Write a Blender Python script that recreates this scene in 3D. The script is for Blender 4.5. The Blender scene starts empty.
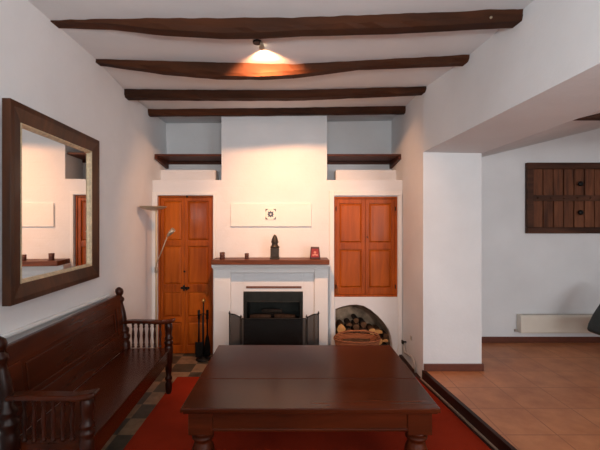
import bpy, bmesh, math, random
from mathutils import Vector, Matrix
random.seed(7)
S = bpy.context.scene
C = S.collection
H = math.pi/2
F = 370.0; CX = 293.0; CY = 222.0; EYE = 1.55
def P(px, py, d):
    """a point on the plane y = d that the photograph shows at px, py"""
    return ((px-CX)/F*d, d, EYE-(py-CY)/F*d)
def PX(px, d): return (px-CX)/F*d
def PZ(py, d): return EYE-(py-CY)/F*d

# ------------------------------------------------------------------ materials
def new_mat(name, rough=.6, spec=.5, coat=0.0, metal=0.0):
    m = bpy.data.materials.new(name); m.use_nodes = True
    nt = m.node_tree; b = nt.nodes['Principled BSDF']
    b.inputs['Roughness'].default_value = rough
    b.inputs['Specular IOR Level'].default_value = spec
    b.inputs['Coat Weight'].default_value = coat
    b.inputs['Coat Roughness'].default_value = .12
    b.inputs['Metallic'].default_value = metal
    return m, nt, b
def lin(c):
    return tuple(((v/255)/12.92 if v/255 <= .04045 else ((v/255+.055)/1.055)**2.4) for v in c)+(1,)
def coords(nt, scale=(1,1,1), rot=(0,0,0)):
    tc = nt.nodes.new('ShaderNodeTexCoord'); mp = nt.nodes.new('ShaderNodeMapping')
    mp.inputs['Scale'].default_value = scale; mp.inputs['Rotation'].default_value = rot
    nt.links.new(tc.outputs['Object'], mp.inputs['Vector']); return mp.outputs['Vector']
def noise(nt, vec, scale, detail=4, rough=.55, dist=0):
    n = nt.nodes.new('ShaderNodeTexNoise'); n.inputs['Scale'].default_value = scale
    n.inputs['Detail'].default_value = detail; n.inputs['Roughness'].default_value = rough
    n.inputs['Distortion'].default_value = dist
    nt.links.new(vec, n.inputs['Vector']); return n.outputs['Fac']
def ramp(nt, fac, stops):
    r = nt.nodes.new('ShaderNodeValToRGB'); e = r.color_ramp.elements
    while len(e) < len(stops): e.new(.5)
    for i, (p, c) in enumerate(stops): e[i].position = p; e[i].color = c
    nt.links.new(fac, r.inputs['Fac']); return r.outputs['Color']
def bump(nt, b, h, strength=.2, dist=.01):
    n = nt.nodes.new('ShaderNodeBump'); n.inputs['Strength'].default_value = strength
    n.inputs['Distance'].default_value = dist
    nt.links.new(h, n.inputs['Height']); nt.links.new(n.outputs['Normal'], b.inputs['Normal'])
def mathn(nt, op, a, bv):
    n = nt.nodes.new('ShaderNodeMath'); n.operation = op
    for i, v in enumerate((a, bv)):
        if isinstance(v, (int, float)): n.inputs[i].default_value = v
        else: nt.links.new(v, n.inputs[i])
    return n.outputs[0]
def wood(name, dark, light, axis='Z', scale=9, rough=.4, coat=0, bumps=.15, lo=.36, hi=.66):
    m, nt, b = new_mat(name, rough, .22, coat*.4)
    sc = {'X':(.09,1,1),'Y':(1,.09,1),'Z':(1,1,.09)}[axis]
    v = coords(nt, sc)
    f = noise(nt, v, scale*3, 6, .6, .8)
    g = noise(nt, coords(nt, tuple(min(1,q*3) for q in sc)), scale*.45, 3)
    mx = mathn(nt, 'ADD', mathn(nt, 'MULTIPLY', f, .45), mathn(nt, 'MULTIPLY', g, .55))
    nt.links.new(ramp(nt, mx, [(lo, lin(dark)), (hi, lin(light))]), b.inputs['Base Color'])
    bump(nt, b, f, bumps, .003)
    return m
def plain(name, col, rough=.6, metal=0, var=.12, scale=12, spec=.5, bumps=.08):
    m, nt, b = new_mat(name, rough, spec, 0, metal)
    c = lin(col); f = noise(nt, coords(nt), scale)
    nt.links.new(ramp(nt, f, [(.3, tuple(v*(1-var) for v in c[:3])+(1,)), (.7, tuple(min(1,v*(1+var)) for v in c[:3])+(1,))]), b.inputs['Base Color'])
    bump(nt, b, f, bumps, .004)
    return m
def plaster(name, col, courses=0.0, var=.035):
    m, nt, b = new_mat(name, .85, .15)
    c = lin(col); v = coords(nt)
    f = noise(nt, v, 1.6, 5); g = noise(nt, v, 38, 4)
    nt.links.new(ramp(nt, f, [(.3, tuple(x*(1-var*2) for x in c[:3])+(1,)), (.7, tuple(min(1,x*(1+var)) for x in c[:3])+(1,))]), b.inputs['Base Color'])
    h = mathn(nt, 'ADD', mathn(nt, 'MULTIPLY', f, 1.6), mathn(nt, 'MULTIPLY', g, .28))
    if courses:
        br = nt.nodes.new('ShaderNodeTexBrick')
        vv = coords(nt, rot=(math.radians(90),0,0))
        nt.links.new(vv, br.inputs['Vector'])
        br.inputs['Scale'].default_value = 1; br.inputs['Brick Width'].default_value = .29
        br.inputs['Row Height'].default_value = .085; br.inputs['Mortar Size'].default_value = .006
        br.inputs['Mortar Smooth'].default_value = .8
        br.inputs['Color1'].default_value = (1,1,1,1); br.inputs['Color2'].default_value = (.9,.9,.9,1)
        br.inputs['Mortar'].default_value = (0,0,0,1)
        h = mathn(nt, 'ADD', h, mathn(nt, 'MULTIPLY', br.outputs['Color'], courses))
    bump(nt, b, h, .35, .012)
    return m
M = {}
M['plaster'] = plaster('white plaster', (224,225,226))
M['plaster_brick'] = plaster('whitewashed brick', (224,225,226), .06)
M['ceiling'] = plaster('ceiling plaster', (224,225,226))
M['white_trim'] = plaster('white painted trim', (230,229,227), 0, .015)
M['niche'] = plain('sooty rough stone', (172,146,122), .95, 0, .55, 9, .2, .6)
M['beam'] = wood('old dark beam timber', (28,14,6), (82,43,20), 'X', 5, .75, 0, .5)
M['door'] = wood('orange varnished pine', (120,52,6), (188,92,20), 'Z', 8, .42, .15, .08)
M['door_rail'] = wood('orange varnished pine rails', (122,54,6), (190,94,22), 'X', 8, .42, .15, .08)
M['panel'] = wood('orange varnished pine panel', (130,58,6), (196,100,24), 'Z', 5, .4, .15, .06)
M['oak'] = wood('reddish mantel wood', (72,36,18), (132,74,42), 'X', 8, .45, .1)
M['shelf'] = wood('dark red shelf wood', (52,24,13), (96,48,28), 'X', 8, .5, .1)
M['table'] = wood('dark mahogany', (36,13,5), (94,38,14), 'X', 4, .34, .1, .06)
M['table_top'] = wood('polished mahogany top', (34,13,6), (88,38,17), 'X', 2.2, .22, .0, .05)
M['bench'] = wood('dark mahogany bench', (26,9,4), (90,36,13), 'Y', 2.6, .27, .1, .06)
M['bench_v'] = wood('dark turned mahogany', (24,9,5), (62,25,12), 'Z', 5, .3, .12, .06)
M['mirror_frame'] = wood('walnut mirror frame', (36,18,8), (86,48,24), 'Z', 6, .42, .15, .1)
M['shutter'] = wood('weathered shutter wood', (56,30,18), (134,82,54), 'Z', 7, .6, 0, .5)
M['shutter_dark'] = wood('dark shutter frame', (42,23,14), (92,56,38), 'X', 7, .6, 0, .5)
M['skirt'] = plain('brown glazed skirting', (92,44,25), .45, 0, .15, 20)
M['sill'] = wood('dark step timber', (30,14,10), (66,34,24), 'Y', 6, .5, 0, .2)
M['pale_strip'] = plain('worn pale strip', (150,128,112), .6, 0, .15, 30)
M['iron'] = plain('black wrought iron', (22,21,20), .5, .6, .2, 30)
M['steel'] = plain('dark grey stove steel', (44,44,40), .42, .7, .2, 14)
M['soot'] = plain('soot', (16,14,12), .95, 0, .4, 10, .1, .4)
M['brass'] = plain('brass', (196,150,84), .3, .9, .1)
M['gilt'] = plain('worn gilt liner', (200,182,150), .45, .2, .22, 40)
M['lamp_metal'] = plain('satin nickel lamp metal', (176,160,138), .35, .5, .06)
M['stone_dark'] = plain('dark bronze statue', (50,40,30), .5, .3, .4, 40)
M['cup'] = plain('dark brown wood cup', (78,42,32), .5, 0, .2, 40)
M['red'] = plain('red painted picture', (150,36,26), .5, 0, .2, 60)
M['red_pale'] = plain('pink picture motif', (214,140,120), .6)
M['heater'] = plain('cream heater enamel', (222,214,200), .4, 0, .02)
M['leather'] = plain('dark green leather', (22,28,24), .4, 0, .25, 18)
M['bark'] = plain('brown bark', (92,66,46), .9, 0, .45, 22, .2, .7)
M['cut'] = plain('pale cut wood', (206,156,98), .8, 0, .2, 26, .2, .2)
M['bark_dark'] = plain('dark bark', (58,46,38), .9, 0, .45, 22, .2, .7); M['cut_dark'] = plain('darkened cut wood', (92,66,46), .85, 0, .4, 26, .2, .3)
M['lamp_pole'] = plain('aged brass lamp pole', (206,182,146), .5, .1, .06)
M['wicker'] = None
M['tile_white'] = plain('glazed white tile', (226,214,196), .25, 0, .03)
M['tile_ink'] = plain('dark glaze motif', (34,30,38), .3)
M['grille'] = plain('pinkish brown grille', (128,88,72), .6)
M['pipe'] = plain('grey painted pipe', (176,168,160), .5, .2)
m, nt, b = new_mat('mirror glass', .02); b.inputs['Metallic'].default_value = 1; b.inputs['Base Color'].default_value = (.88,.87,.85,1); M['mirror'] = m
nt.nodes['Principled BSDF'].inputs['Roughness'].default_value = .015
m, nt, b = new_mat('window glass', .02); b.inputs['Transmission Weight'].default_value = 1; M['glass'] = m
m, nt, b = new_mat('lit lamp lens', .4); b.inputs['Emission Color'].default_value = (1,.78,.5,1); b.inputs['Emission Strength'].default_value = 12; M['lens'] = m
# wicker
m, nt, b = new_mat('wicker weave', .7, .3)
w = nt.nodes.new('ShaderNodeTexWave'); w.wave_type = 'BANDS'; w.bands_direction = 'Z'
w.inputs['Scale'].default_value = 22; w.inputs['Distortion'].default_value = 3
nt.links.new(coords(nt), w.inputs['Vector'])
nt.links.new(ramp(nt, w.outputs['Fac'], [(.2, lin((96,48,26))), (.8, lin((196,122,78)))]), b.inputs['Base Color'])
bump(nt, b, w.outputs['Fac'], .6, .006); M['wicker'] = m
# red rug
m, nt, b = new_mat('red wool rug', .95, .1)
f = noise(nt, coords(nt), 260, 3); g = noise(nt, coords(nt), 3, 3)
mx = mathn(nt, 'ADD', mathn(nt, 'MULTIPLY', f, .5), mathn(nt, 'MULTIPLY', g, .5))
nt.links.new(ramp(nt, mx, [(.3, lin((124,34,12))), (.7, lin((162,48,22)))]), b.inputs['Base Color'])
bump(nt, b, f, .5, .004); M['rug'] = m
# screen mesh
m, nt, b = new_mat('fine black wire mesh', .6, .3)
v = coords(nt, (1,1,1))
b.inputs['Base Color'].default_value = lin((16,15,14)); 
ck = nt.nodes.new('ShaderNodeTexChecker'); ck.inputs['Scale'].default_value = 420; nt.links.new(v, ck.inputs['Vector'])
nt.links.new(mathn(nt, 'ADD', mathn(nt, 'MULTIPLY', ck.outputs['Fac'], .3), .42), b.inputs['Alpha']); M['mesh'] = m
# checker floor
m, nt, b = new_mat('two tone floor tiles', .5, .4)
tc = nt.nodes.new('ShaderNodeTexCoord'); mp = nt.nodes.new('ShaderNodeMapping'); nt.links.new(tc.outputs['Object'], mp.inputs['Vector'])
mp.inputs['Location'].default_value = (.155,.005,.013)
ck = nt.nodes.new('ShaderNodeTexChecker'); ck.inputs['Scale'].default_value = 1/.225
nt.links.new(mp.outputs['Vector'], ck.inputs['Vector'])
f = noise(nt, coords(nt), 14, 4)
ca = ramp(nt, f, [(.3, lin((124,98,74))), (.7, lin((160,132,104)))]); cb = ramp(nt, f, [(.3, lin((62,56,46))), (.7, lin((84,76,62)))])
nt.links.new(ca, ck.inputs['Color1']); nt.links.new(cb, ck.inputs['Color2'])
nt.links.new(ck.outputs['Color'], b.inputs['Base Color']); M['checker'] = m
# terracotta
m, nt, b = new_mat('terracotta floor tiles', .42, .4)
br = nt.nodes.new('ShaderNodeTexBrick'); br.offset = 0
nt.links.new(coords(nt), br.inputs['Vector'])
for k, v in (('Scale',1),('Brick Width',.36),('Row Height',.36),('Mortar Size',.005),('Mortar Smooth',.3)): br.inputs[k].default_value = v
f = noise(nt, coords(nt), 5, 5)
nt.links.new(ramp(nt, f, [(.3, lin((164,98,60))), (.7, lin((196,128,84)))]), br.inputs['Color1'])
nt.links.new(ramp(nt, f, [(.3, lin((166,100,62))), (.7, lin((198,130,86)))]), br.inputs['Color2'])
br.inputs['Mortar'].default_value = lin((152,94,60))
nt.links.new(br.outputs['Color'], b.inputs['Base Color']); bump(nt, b, br.outputs['Fac'], -.2, .003); M['terra'] = m

# ------------------------------------------------------------------ mesh helpers
def quadbox(bm, pts, mi=0):
    """8 points: bottom 4 ccw, top 4 ccw"""
    v = [bm.verts.new(p) for p in pts]
    for q in ((3,2,1,0),(4,5,6,7),(0,1,5,4),(1,2,6,5),(2,3,7,6),(3,0,4,7)):
        f = bm.faces.new([v[i] for i in q]); f.material_index = mi
def bx(bm, x0, x1, y0, y1, z0, z1, mi=0):
    quadbox(bm, [(x0,y0,z0),(x1,y0,z0),(x1,y1,z0),(x0,y1,z0),(x0,y0,z1),(x1,y0,z1),(x1,y1,z1),(x0,y1,z1)], mi)
def bev_box(bm, x0, x1, y0, y1, z0, z1, r=.004, seg=2):
    t = bmesh.new(); bx(t, x0, x1, y0, y1, z0, z1)
    bmesh.ops.bevel(t, geom=t.edges[:], offset=r, segments=seg, profile=.6, affect='EDGES')
    me = bpy.data.meshes.new('t'); t.to_mesh(me); t.free(); bm.from_mesh(me); bpy.data.meshes.remove(me)
def sweep(bm, pts, radii, n=10, cap=True, mi=0):
    pts = [Vector(p) for p in pts]
    if isinstance(radii, (int,float)): radii = [radii]*len(pts)
    rings = []; ref = None
    for i, p in enumerate(pts):
        a = pts[max(0,i-1)]; c = pts[min(len(pts)-1,i+1)]; t = (c-a).normalized()
        if ref is None: ref = Vector((0,0,1)) if abs(t.z) < .9 else Vector((1,0,0))
        u = t.cross(ref)
        if u.length < 1e-5: u = t.cross(Vector((0,1,0)))
        u.normalize(); w = u.cross(t).normalized(); ref = w
        rings.append([bm.verts.new(p+(u*math.cos(2*math.pi*k/n)+w*math.sin(2*math.pi*k/n))*radii[i]) for k in range(n)])
    for a, c in zip(rings, rings[1:]):
        for k in range(n):
            f = bm.faces.new((a[k],a[(k+1)%n],c[(k+1)%n],c[k])); f.smooth = True; f.material_index = mi
    if cap:
        f = bm.faces.new(rings[0][::-1]); f.material_index = mi
        f = bm.faces.new(rings[-1]); f.material_index = mi
    return rings
def lathe(bm, c, prof, n=20, sx=1, sy=1, mi=0):
    """prof: (radius, z) list around a vertical axis at c"""
    rings = []
    for r, z in prof:
        r = max(r, .0004)
        rings.append([bm.verts.new((c[0]+sx*r*math.cos(2*math.pi*k/n), c[1]+sy*r*math.sin(2*math.pi*k/n), c[2]+z)) for k in range(n)])
    for a, b_ in zip(rings, rings[1:]):
        for k in range(n):
            f = bm.faces.new((a[k],a[(k+1)%n],b_[(k+1)%n],b_[k])); f.smooth = True; f.material_index = mi
    bm.faces.new(rings[0][::-1]).material_index = mi; bm.faces.new(rings[-1]).material_index = mi
def prism(bm, poly, y0, y1, mi=0, plane='XZ'):
    def pt(a, b_, h): return (a,h,b_) if plane == 'XZ' else ((a,b_,h) if plane == 'XY' else (h,a,b_))
    A = [bm.verts.new(pt(a,b_,y0)) for a,b_ in poly]; B = [bm.verts.new(pt(a,b_,y1)) for a,b_ in poly]
    n = len(poly)
    fs = [bm.faces.new(A), bm.faces.new(B[::-1])]
    for i in range(n): fs.append(bm.faces.new((A[i],B[i],B[(i+1)%n],A[(i+1)%n])))
    for f in fs: f.material_index = mi
def obj(name, bm, mats, parent=None, bevel=0, loc=None):
    bmesh.ops.recalc_face_normals(bm, faces=bm.faces[:])
    me = bpy.data.meshes.new(name); bm.to_mesh(me); bm.free()
    for m_ in (mats if isinstance(mats, (list,tuple)) else [mats]): me.materials.append(m_)
    o = bpy.data.objects.new(name, me); C.objects.link(o)
    if parent: o.parent = parent
    if loc is not None: o.location = loc
    if bevel:
        md = o.modifiers.new('bevel', 'BEVEL'); md.width = bevel; md.segments = 2; md.limit_method = 'ANGLE'; md.angle_limit = math.radians(40)
    return o
def struct(name, bm, mats, parent=None, bevel=0):
    o = obj(name, bm, mats, parent, bevel)
    if not parent: o['kind'] = 'structure'
    return o
def tag(o, label, cat, group=None):
    o['label'] = label; o['category'] = cat
    if group: o['group'] = group
    return o
def thing(name, label, cat, loc=(0,0,0), rz=0, group=None):
    o = bpy.data.objects.new(name, None); C.objects.link(o); o.location = loc; o.rotation_euler = (0,0,rz)
    o.empty_display_size = .1
    return tag(o, label, cat, group)
def B(): return bmesh.new()

# ------------------------------------------------------------------ the room shell
XL = -1.63; YB = 4.78; YF = 4.30; YS = -2.3; TOP = 3.1; RF = .10
def xr(y):
    y = max(0, min(3.61, y)); return 1.27+.107*(3.61-y)
def interp(t, ks):
    if t <= ks[0][0]: return ks[0][1]
    for (a, va), (b_, vb) in zip(ks, ks[1:]):
        if t <= b_: return va+(vb-va)*(t-a)/(b_-a)
    return ks[-1][1]
def ceilz(x, y):
    l = interp(y, [(2.3,1.256),(2.9,1.278),(3.56,1.28),(4.25,1.275)])
    c = interp(y, [(2.3,1.275),(2.9,1.24),(3.56,1.27),(4.25,1.287)])
    r = interp(y, [(2.3,1.325),(2.9,1.309),(3.56,1.305),(4.25,1.312)])
    return EYE+interp(x, [(-1.55,l),(0,c),(1.38,r)])
# left wall with its rounded cove
bm = B(); ys = [YS-.15]+[YS+.25*i for i in range(29)]+[4.78,4.95]; zs = [-.1,0,.6,1.2,1.8,2.2,2.35,2.45,2.55,2.63,2.7,2.76,2.82,3.1]
def xleft(y, z):
    t = interp(y, [(2.3,.13),(2.9,.085),(3.56,.0),(4.3,-.01)])
    s = max(0, min(1, (z-2.2)/.62)); return XL+t*s*s
g = [[bm.verts.new((xleft(y,z), y, z)) for z in zs] for y in ys]; h = [[bm.verts.new((XL-.2, y, z)) for z in zs] for y in ys]
for i in range(len(ys)-1):
    for j in range(len(zs)-1):
        f = bm.faces.new((g[i][j],g[i+1][j],g[i+1][j+1],g[i][j+1])); f.smooth = True
        bm.faces.new((h[i][j],h[i][j+1],h[i+1][j+1],h[i+1][j]))
for j in range(len(zs)-1):
    bm.faces.new((g[0][j],g[0][j+1],h[0][j+1],h[0][j])); bm.faces.new((g[-1][j],h[-1][j],h[-1][j+1],g[-1][j+1]))
for i in range(len(ys)-1):
    bm.faces.new((g[i][0],h[i][0],h[i+1][0],g[i+1][0])); bm.faces.new((g[i][-1],g[i+1][-1],h[i+1][-1],h[i][-1]))
struct('wall_left', bm, M['plaster'])
bm = B(); bx(bm, XL, XL+.025, .9, 3.24, 1.55-.655, 1.55-.628); struct('trim_1', bm, M['white_trim'], bevel=.006)
# ceiling
bm = B(); ys = [YS,-1,0,1,1.6,2.0,2.3,2.6,2.9,3.2,3.56,3.9,4.25,4.5,4.85]; xs = [-1.75,-1.55,-1,-.5,0,.5,1,1.38,1.6,1.75]
g = [[bm.verts.new((x,y,ceilz(x,y))) for x in xs] for y in ys]; h = [[bm.verts.new((x,y,3.15)) for x in xs] for y in ys]
for i in range(len(ys)-1):
    for j in range(len(xs)-1):
        f = bm.faces.new((g[i][j],g[i][j+1],g[i+1][j+1],g[i+1][j])); f.smooth = True
        bm.faces.new((h[i][j],h[i+1][j],h[i+1][j+1],h[i][j+1]))
for i in range(len(ys)-1):
    bm.faces.new((g[i][0],g[i+1][0],h[i+1][0],h[i][0])); bm.faces.new((g[i][-1],h[i][-1],h[i+1][-1],g[i+1][-1]))
for j in range(len(xs)-1):
    bm.faces.new((g[0][j],h[0][j],h[0][j+1],g[0][j+1])); bm.faces.new((g[-1][j],g[-1][j+1],h[-1][j+1],h[-1][j]))
struct('ceiling', bm, M['ceiling'])
# right wall: pillar, lintel over the wide opening, end pier
bm = B()
def lean(y): return interp(y, [(0,.02),(2.3,.025),(2.9,.04),(3.2,.034),(3.61,0)])
def zs_l(y): return EYE+.681+.0425*(3.61-max(0,min(3.61,y)))
SR = 1.84; SZ = EYE+.67
bx(bm, 1.27, SR, 3.61, 4.95, -.1, 3.1)
secs = [3.61-.15*i for i in range(25)]+[0,-.7,-1.4]
rg = []
for y in secs:
    rg.append([bm.verts.new(p) for p in ((xr(y),y,zs_l(y)),((xr(y)+SR)/2,y,(zs_l(y)+SZ)/2),(SR,y,SZ),(SR,y,3.1),(xr(y)+lean(y),y,3.1),(xr(y)+lean(y)*.7,y,2.6))])
for p, q in zip(rg, rg[1:]):
    for k in range(6): bm.faces.new((p[k],p[(k+1)%6],q[(k+1)%6],q[k])).smooth = True
bm.faces.new(rg[0][::-1]); bm.faces.new(rg[-1])
bx(bm, xr(0), SR, YS-.1, -1.4, -.1, 3.1)
o = struct('wall_right', bm, M['plaster']); md = o.modifiers.new('split', 'EDGE_SPLIT'); md.split_angle = math.radians(30)
# far wall of the room beyond
RB = 4.45
bm = B(); bx(bm, SR, 5.2, RB, RB+.2, -.1, 3.3); struct('wall_back_right', bm, M['plaster'])
bm = B(); bx(bm, 5.2, 5.4, YS-.1, RB+.2, -.1, 3.3); struct('wall_far_right', bm, M['plaster'])
def rc(x): return EYE+.67+.247*(x-1.84)
bm = B(); quadbox(bm, [(SR-.01,YS,rc(SR)),(5.25,YS,rc(5.25)),(5.25,RB+.05,rc(5.25)),(SR-.01,RB+.05,rc(SR)),(SR-.01,YS,3.3),(5.25,YS,3.3),(5.25,RB+.05,3.3),(SR-.01,RB+.05,3.3)])
struct('ceiling_right', bm, M['ceiling'])
# floors
bm = B(); bx(bm, -1.8, 1.72, YS-.1, 4.9, -.12, 0); struct('floor', bm, M['checker'])
bm = B()
poly = [(xr(y)+.004, y) for y in (YS,0,1,2,3,3.61)]+[(1.27,RB+.1),(5.3,RB+.1),(5.3,YS)]
prism(bm, poly, -.1, RF, plane='XY'); struct('floor_right', bm, M['terra'])
# skirtings
bm = B(); bx(bm, 1.275, SR+.014, 3.592, 3.61, RF, RF+.07); bx(bm, SR, SR+.014, 3.61, RB, RF, RF+.07); struct('baseboard_pillar', bm, M['skirt'], bevel=.004)
bm = B(); bx(bm, SR+.014, 5.2, RB-.014, RB, RF, RF+.072); struct('baseboard_back_right', bm, M['skirt'], bevel=.004)
# step edging
bm = B(); pts = [3.61,2.4,1.2,0.2]
for y0, y1 in zip(pts, pts[1:]):
    quadbox(bm, [(xr(y0)-.012,y0,0),(xr(y0)+.004,y0,0),(xr(y1)+.004,y1,0),(xr(y1)-.012,y1,0),(xr(y0)-.012,y0,RF+.004),(xr(y0)+.02,y0,RF+.004),(xr(y1)+.02,y1,RF+.004),(xr(y1)-.012,y1,RF+.004)])
struct('trim_2', bm, M['sill'])
bm = B()
pl = [4.28,3.61,2.4,1.2,.2]
for y0, y1 in zip(pl, pl[1:]):
    quadbox(bm, [(xr(y0)-.045,y0,0),(xr(y0)-.012,y0,0),(xr(y1)-.012,y1,0),(xr(y1)-.045,y1,0),(xr(y0)-.045,y0,.018),(xr(y0)-.012,y0,.018),(xr(y1)-.012,y1,.018),(xr(y1)-.045,y1,.018)])
struct('trim_3', bm, M['sill'])
bm = B()
for y0, y1 in zip(pl[1:], pl[2:]):
    quadbox(bm, [(xr(y0)-.03,y0,.018),(xr(y0)-.014,y0,.018),(xr(y1)-.014,y1,.018),(xr(y1)-.03,y1,.018),(xr(y0)-.03,y0,.026),(xr(y0)-.014,y0,.026),(xr(y1)-.014,y1,.026),(xr(y1)-.03,y1,.026)])
struct('trim_4', bm, M['pale_strip'])
# front wall behind the photographer with two unseen windows added for the fill lights
bm = B()
wins = [(-1.15,1.15,.95,2.35),(2.3,4.6,1.0,2.15)]
xs_ = [-1.83,-1.15,1.15,2.3,4.6,5.4]
bx(bm, -1.83, 5.4, YS-.2, YS, -.1, .95)
bx(bm, -1.83, -1.15, YS-.2, YS, .95, 3.3); bx(bm, 1.15, 2.3, YS-.2, YS, .95, 3.3); bx(bm, 4.6, 5.4, YS-.2, YS, .95, 3.3)
bx(bm, -1.15, 1.15, YS-.2, YS, 2.35, 3.3); bx(bm, 2.3, 4.6, YS-.2, YS, 2.15, 3.3); bx(bm, 2.3, 4.6, YS-.2, YS, .95, 1.0)
struct('wall_front', bm, M['plaster'])
for n_, (x0,x1,z0,z1) in enumerate(wins):
    bm = B(); y0, y1 = YS-.13, YS-.08
    bx(bm, x0, x1, y0, y1, z0, z0+.05); bx(bm, x0, x1, y0, y1, z1-.05, z1)
    for xx in (x0, (x0+x1)/2-.025, x1-.05): bx(bm, xx, xx+.05, y0, y1, z0+.05, z1-.05)
    wo = struct('window_%d' % (n_+1), bm, M['white_trim'])
    bm = B(); bx(bm, x0+.05, x1-.05, y0+.02, y0+.026, z0+.05, z1-.05); obj('pane', bm, M['glass'], wo)

# back wall: alcoves, chimney breast, bays
bm = B()
bx(bm, -1.83, 1.27, YB, YB+.18, -.1, 3.1)
CL, CR = PX(221.5, YF), PX(327, YF); BT = PZ(180, YF)
FX0, FX1 = -.56, .112; FT = .765
bx(bm, CL, CR, YF, YB, FT+.08, 3.1)
bx(bm, CL, FX0-.03, YF, YB, -.05, FT+.08); bx(bm, FX1+.03, CR, YF, YB, -.05, FT+.08)
DX0, DX1, DT = PX(157.5,YF), PX(213,YF), PZ(195.5,YF)
bx(bm, XL-.02, CL, YF, YB, DT, BT); bx(bm, XL-.02, DX0, YF, YB, -.05, DT); bx(bm, DX1, CL, YF, YB, -.05, DT)
KX0, KX1, KT, KB = PX(334,YF), PX(397.5,YF), PZ(196.5,YF), PZ(297,YF)
bx(bm, CR, 1.28, YF, YB, KT, BT); bx(bm, CR, KX0, YF, YB, KB, KT); bx(bm, KX1, 1.28, YF, YB, KB, KT)
# niche arch
ar = [(335.3,352.5+4),(335.3,309),(342,306.5),(350,304.8),(357,304.5),(364,306),(371,310),(378,316),(384,322.5),(388.5,329),(391,336),(392.5,346),(393,356.5)]
ar = [(PX(a,YF), PZ(b_,YF)) for a,b_ in ar]; ar[0] = (ar[0][0],-.05); ar[-1] = (ar[-1][0],-.05)
poly = [(CR,-.05)]+ar+[(1.28,-.05),(1.28,KB),(CR,KB)]
prism(bm, poly, YF, YF+.10)
bx(bm, CR, CR+.04, YF+.1, YB, -.05, KB); bx(bm, 1.26, 1.28, YF+.1, YB, -.05, KB)
# stepped ledges inside the alcoves
bx(bm, XL-.02, PX(215.5,4.56), 4.56, YB, BT-.05, PZ(170,4.56)); bx(bm, PX(336,4.56), 1.28, 4.56, YB, BT-.05, PZ(170,4.56))
wb = struct('wall_back', bm, M['plaster_brick'])
# rough stone lining of the log niche
bm = B(); n = 9
rows = []
for k, yy in enumerate((YF+.1, 4.42, 4.5, 4.6, 4.7)):
    s = 1-.05*k*k/4
    cx_ = (ar[1][0]+ar[-1][0])/2
    rows.append([bm.verts.new((cx_+(a-cx_)*s*1.02+random.uniform(-.012,.012)*(k>0), yy+random.uniform(-.01,.01)*(k>0), b_*s if b_ > 0 else -.03)) for a,b_ in ar])
for a, c in zip(rows, rows[1:]):
    for i in range(len(ar)-1): bm.faces.new((a[i],a[i+1],c[i+1],c[i]))
bm.faces.new(rows[-1])
o = obj('stone_lining', bm, M['niche'], wb)
o.modifiers.new('thick', 'SOLIDIFY').thickness = .02; o.modifiers['thick'].offset = 1
# raised architrave round the right bay and the left door
bm = B(); t = .022
a0, a1 = PX(329.3,YF-t), PX(334.2,YF-t)
bx(bm, a0, a1, YF-t, YF, 0, PZ(191,YF-t)); bx(bm, a1, 1.262, YF-t, YF, PZ(195.6,YF-t), PZ(191,YF-t)); bx(bm, PX(398.2,YF-t), 1.262, YF-t, YF, 0, PZ(195.6,YF-t))
struct('trim_5', bm, M['white_trim'], bevel=.005)
bm = B()
bx(bm, XL, PX(157,YF-t), YF-t, YF, 0, PZ(192,YF-t)); bx(bm, PX(157,YF-t), PX(216,YF-t), YF-t, YF, PZ(195.2,YF-t), PZ(192,YF-t)); bx(bm, PX(213,YF-t), PX(216,YF-t), YF-t, YF, 0, PZ(195.2,YF-t))
struct('trim_6', bm, M['white_trim'], bevel=.005)
# plaster panel over the mantel (raised plaque)
bm = B(); bx(bm, PX(231,YF), PX(311.5,YF), YF-.022, YF, PZ(226.5,YF-.02), PZ(203.5,YF-.02)); struct('trim_7', bm, M['white_trim'], bevel=.004)

# ------------------------------------------------------------------ ceiling beams
def beam(d, dep, tops, bots, label, seed, xl, xrr, nail=False):
    rnd = random.Random(seed); bm = B(); n = 34; rings = []
    for i in range(n+1):
        x = xl+(xrr-xl)*i/n; px = CX+x/d*F
        zt = min(ceilz(x, d), ceilz(x, d+dep))+.03
        yb = interp(px, bots); zb = PZ(yb, d+dep)
        w = [rnd.uniform(-.007,.007) for _ in range(8)]
        yo = .02*math.sin(x*1.7+seed)
        c = .018
        prof = [(d+w[0],zt),(d+w[1],zb+c*1.4+w[2]*.6),(d+c+w[3],zb+w[3]*.6),(d+dep-c+w[4],zb+w[4]*.6),(d+dep+w[5],zb+c+w[5]*.6),(d+dep+w[6],zt)]
        rings.append([bm.verts.new((x,a+yo*.4,b_)) for a,b_ in prof])
    for a, c in zip(rings, rings[1:]):
        for k in range(6):
            f = bm.faces.new((a[k],a[(k+1)%6],c[(k+1)%6],c[k])); f.smooth = False
    bm.faces.new(rings[0][::-1]); bm.faces.new(rings[-1])
    o = thing('ceiling_beam', label, 'beam', (0,d,EYE+1.2), 0, 'ceiling beams')
    q = obj('timber', bm, M['beam'], o); q.location = (0,-d,-(EYE+1.2))
    if nail:
        bm = B(); x, y, z = P(491,17.5,d-.006); lathe(bm, (0,0,0), [(.0,-.006),(.008,-.004),(.008,.004),(.0,.006)], 10)
        k = obj('nail', bm, M['lamp_metal'], o); k['label'] = 'pale nail head'; k.location = (x, y-d, z-EYE-1.2); k.rotation_euler = (math.pi/2,0,0)
beam(2.3, .12, None, [(56,30.5),(105,32),(157,37.5),(222,40.5),(257,40),(300,37.5),(400,35),(521,29.5)], 'thick dark ceiling beam nearest the camera, with a pale nail at its right end', 1, -1.52, 1.45, True)
beam(2.9, .11, None, [(96,67),(161,76),(213,80),(265,80.5),(300,78.5),(360,71),(469,67.5)], 'dark ceiling beam lit orange by the spotlight at its middle', 2, -1.58, 1.41)
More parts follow.
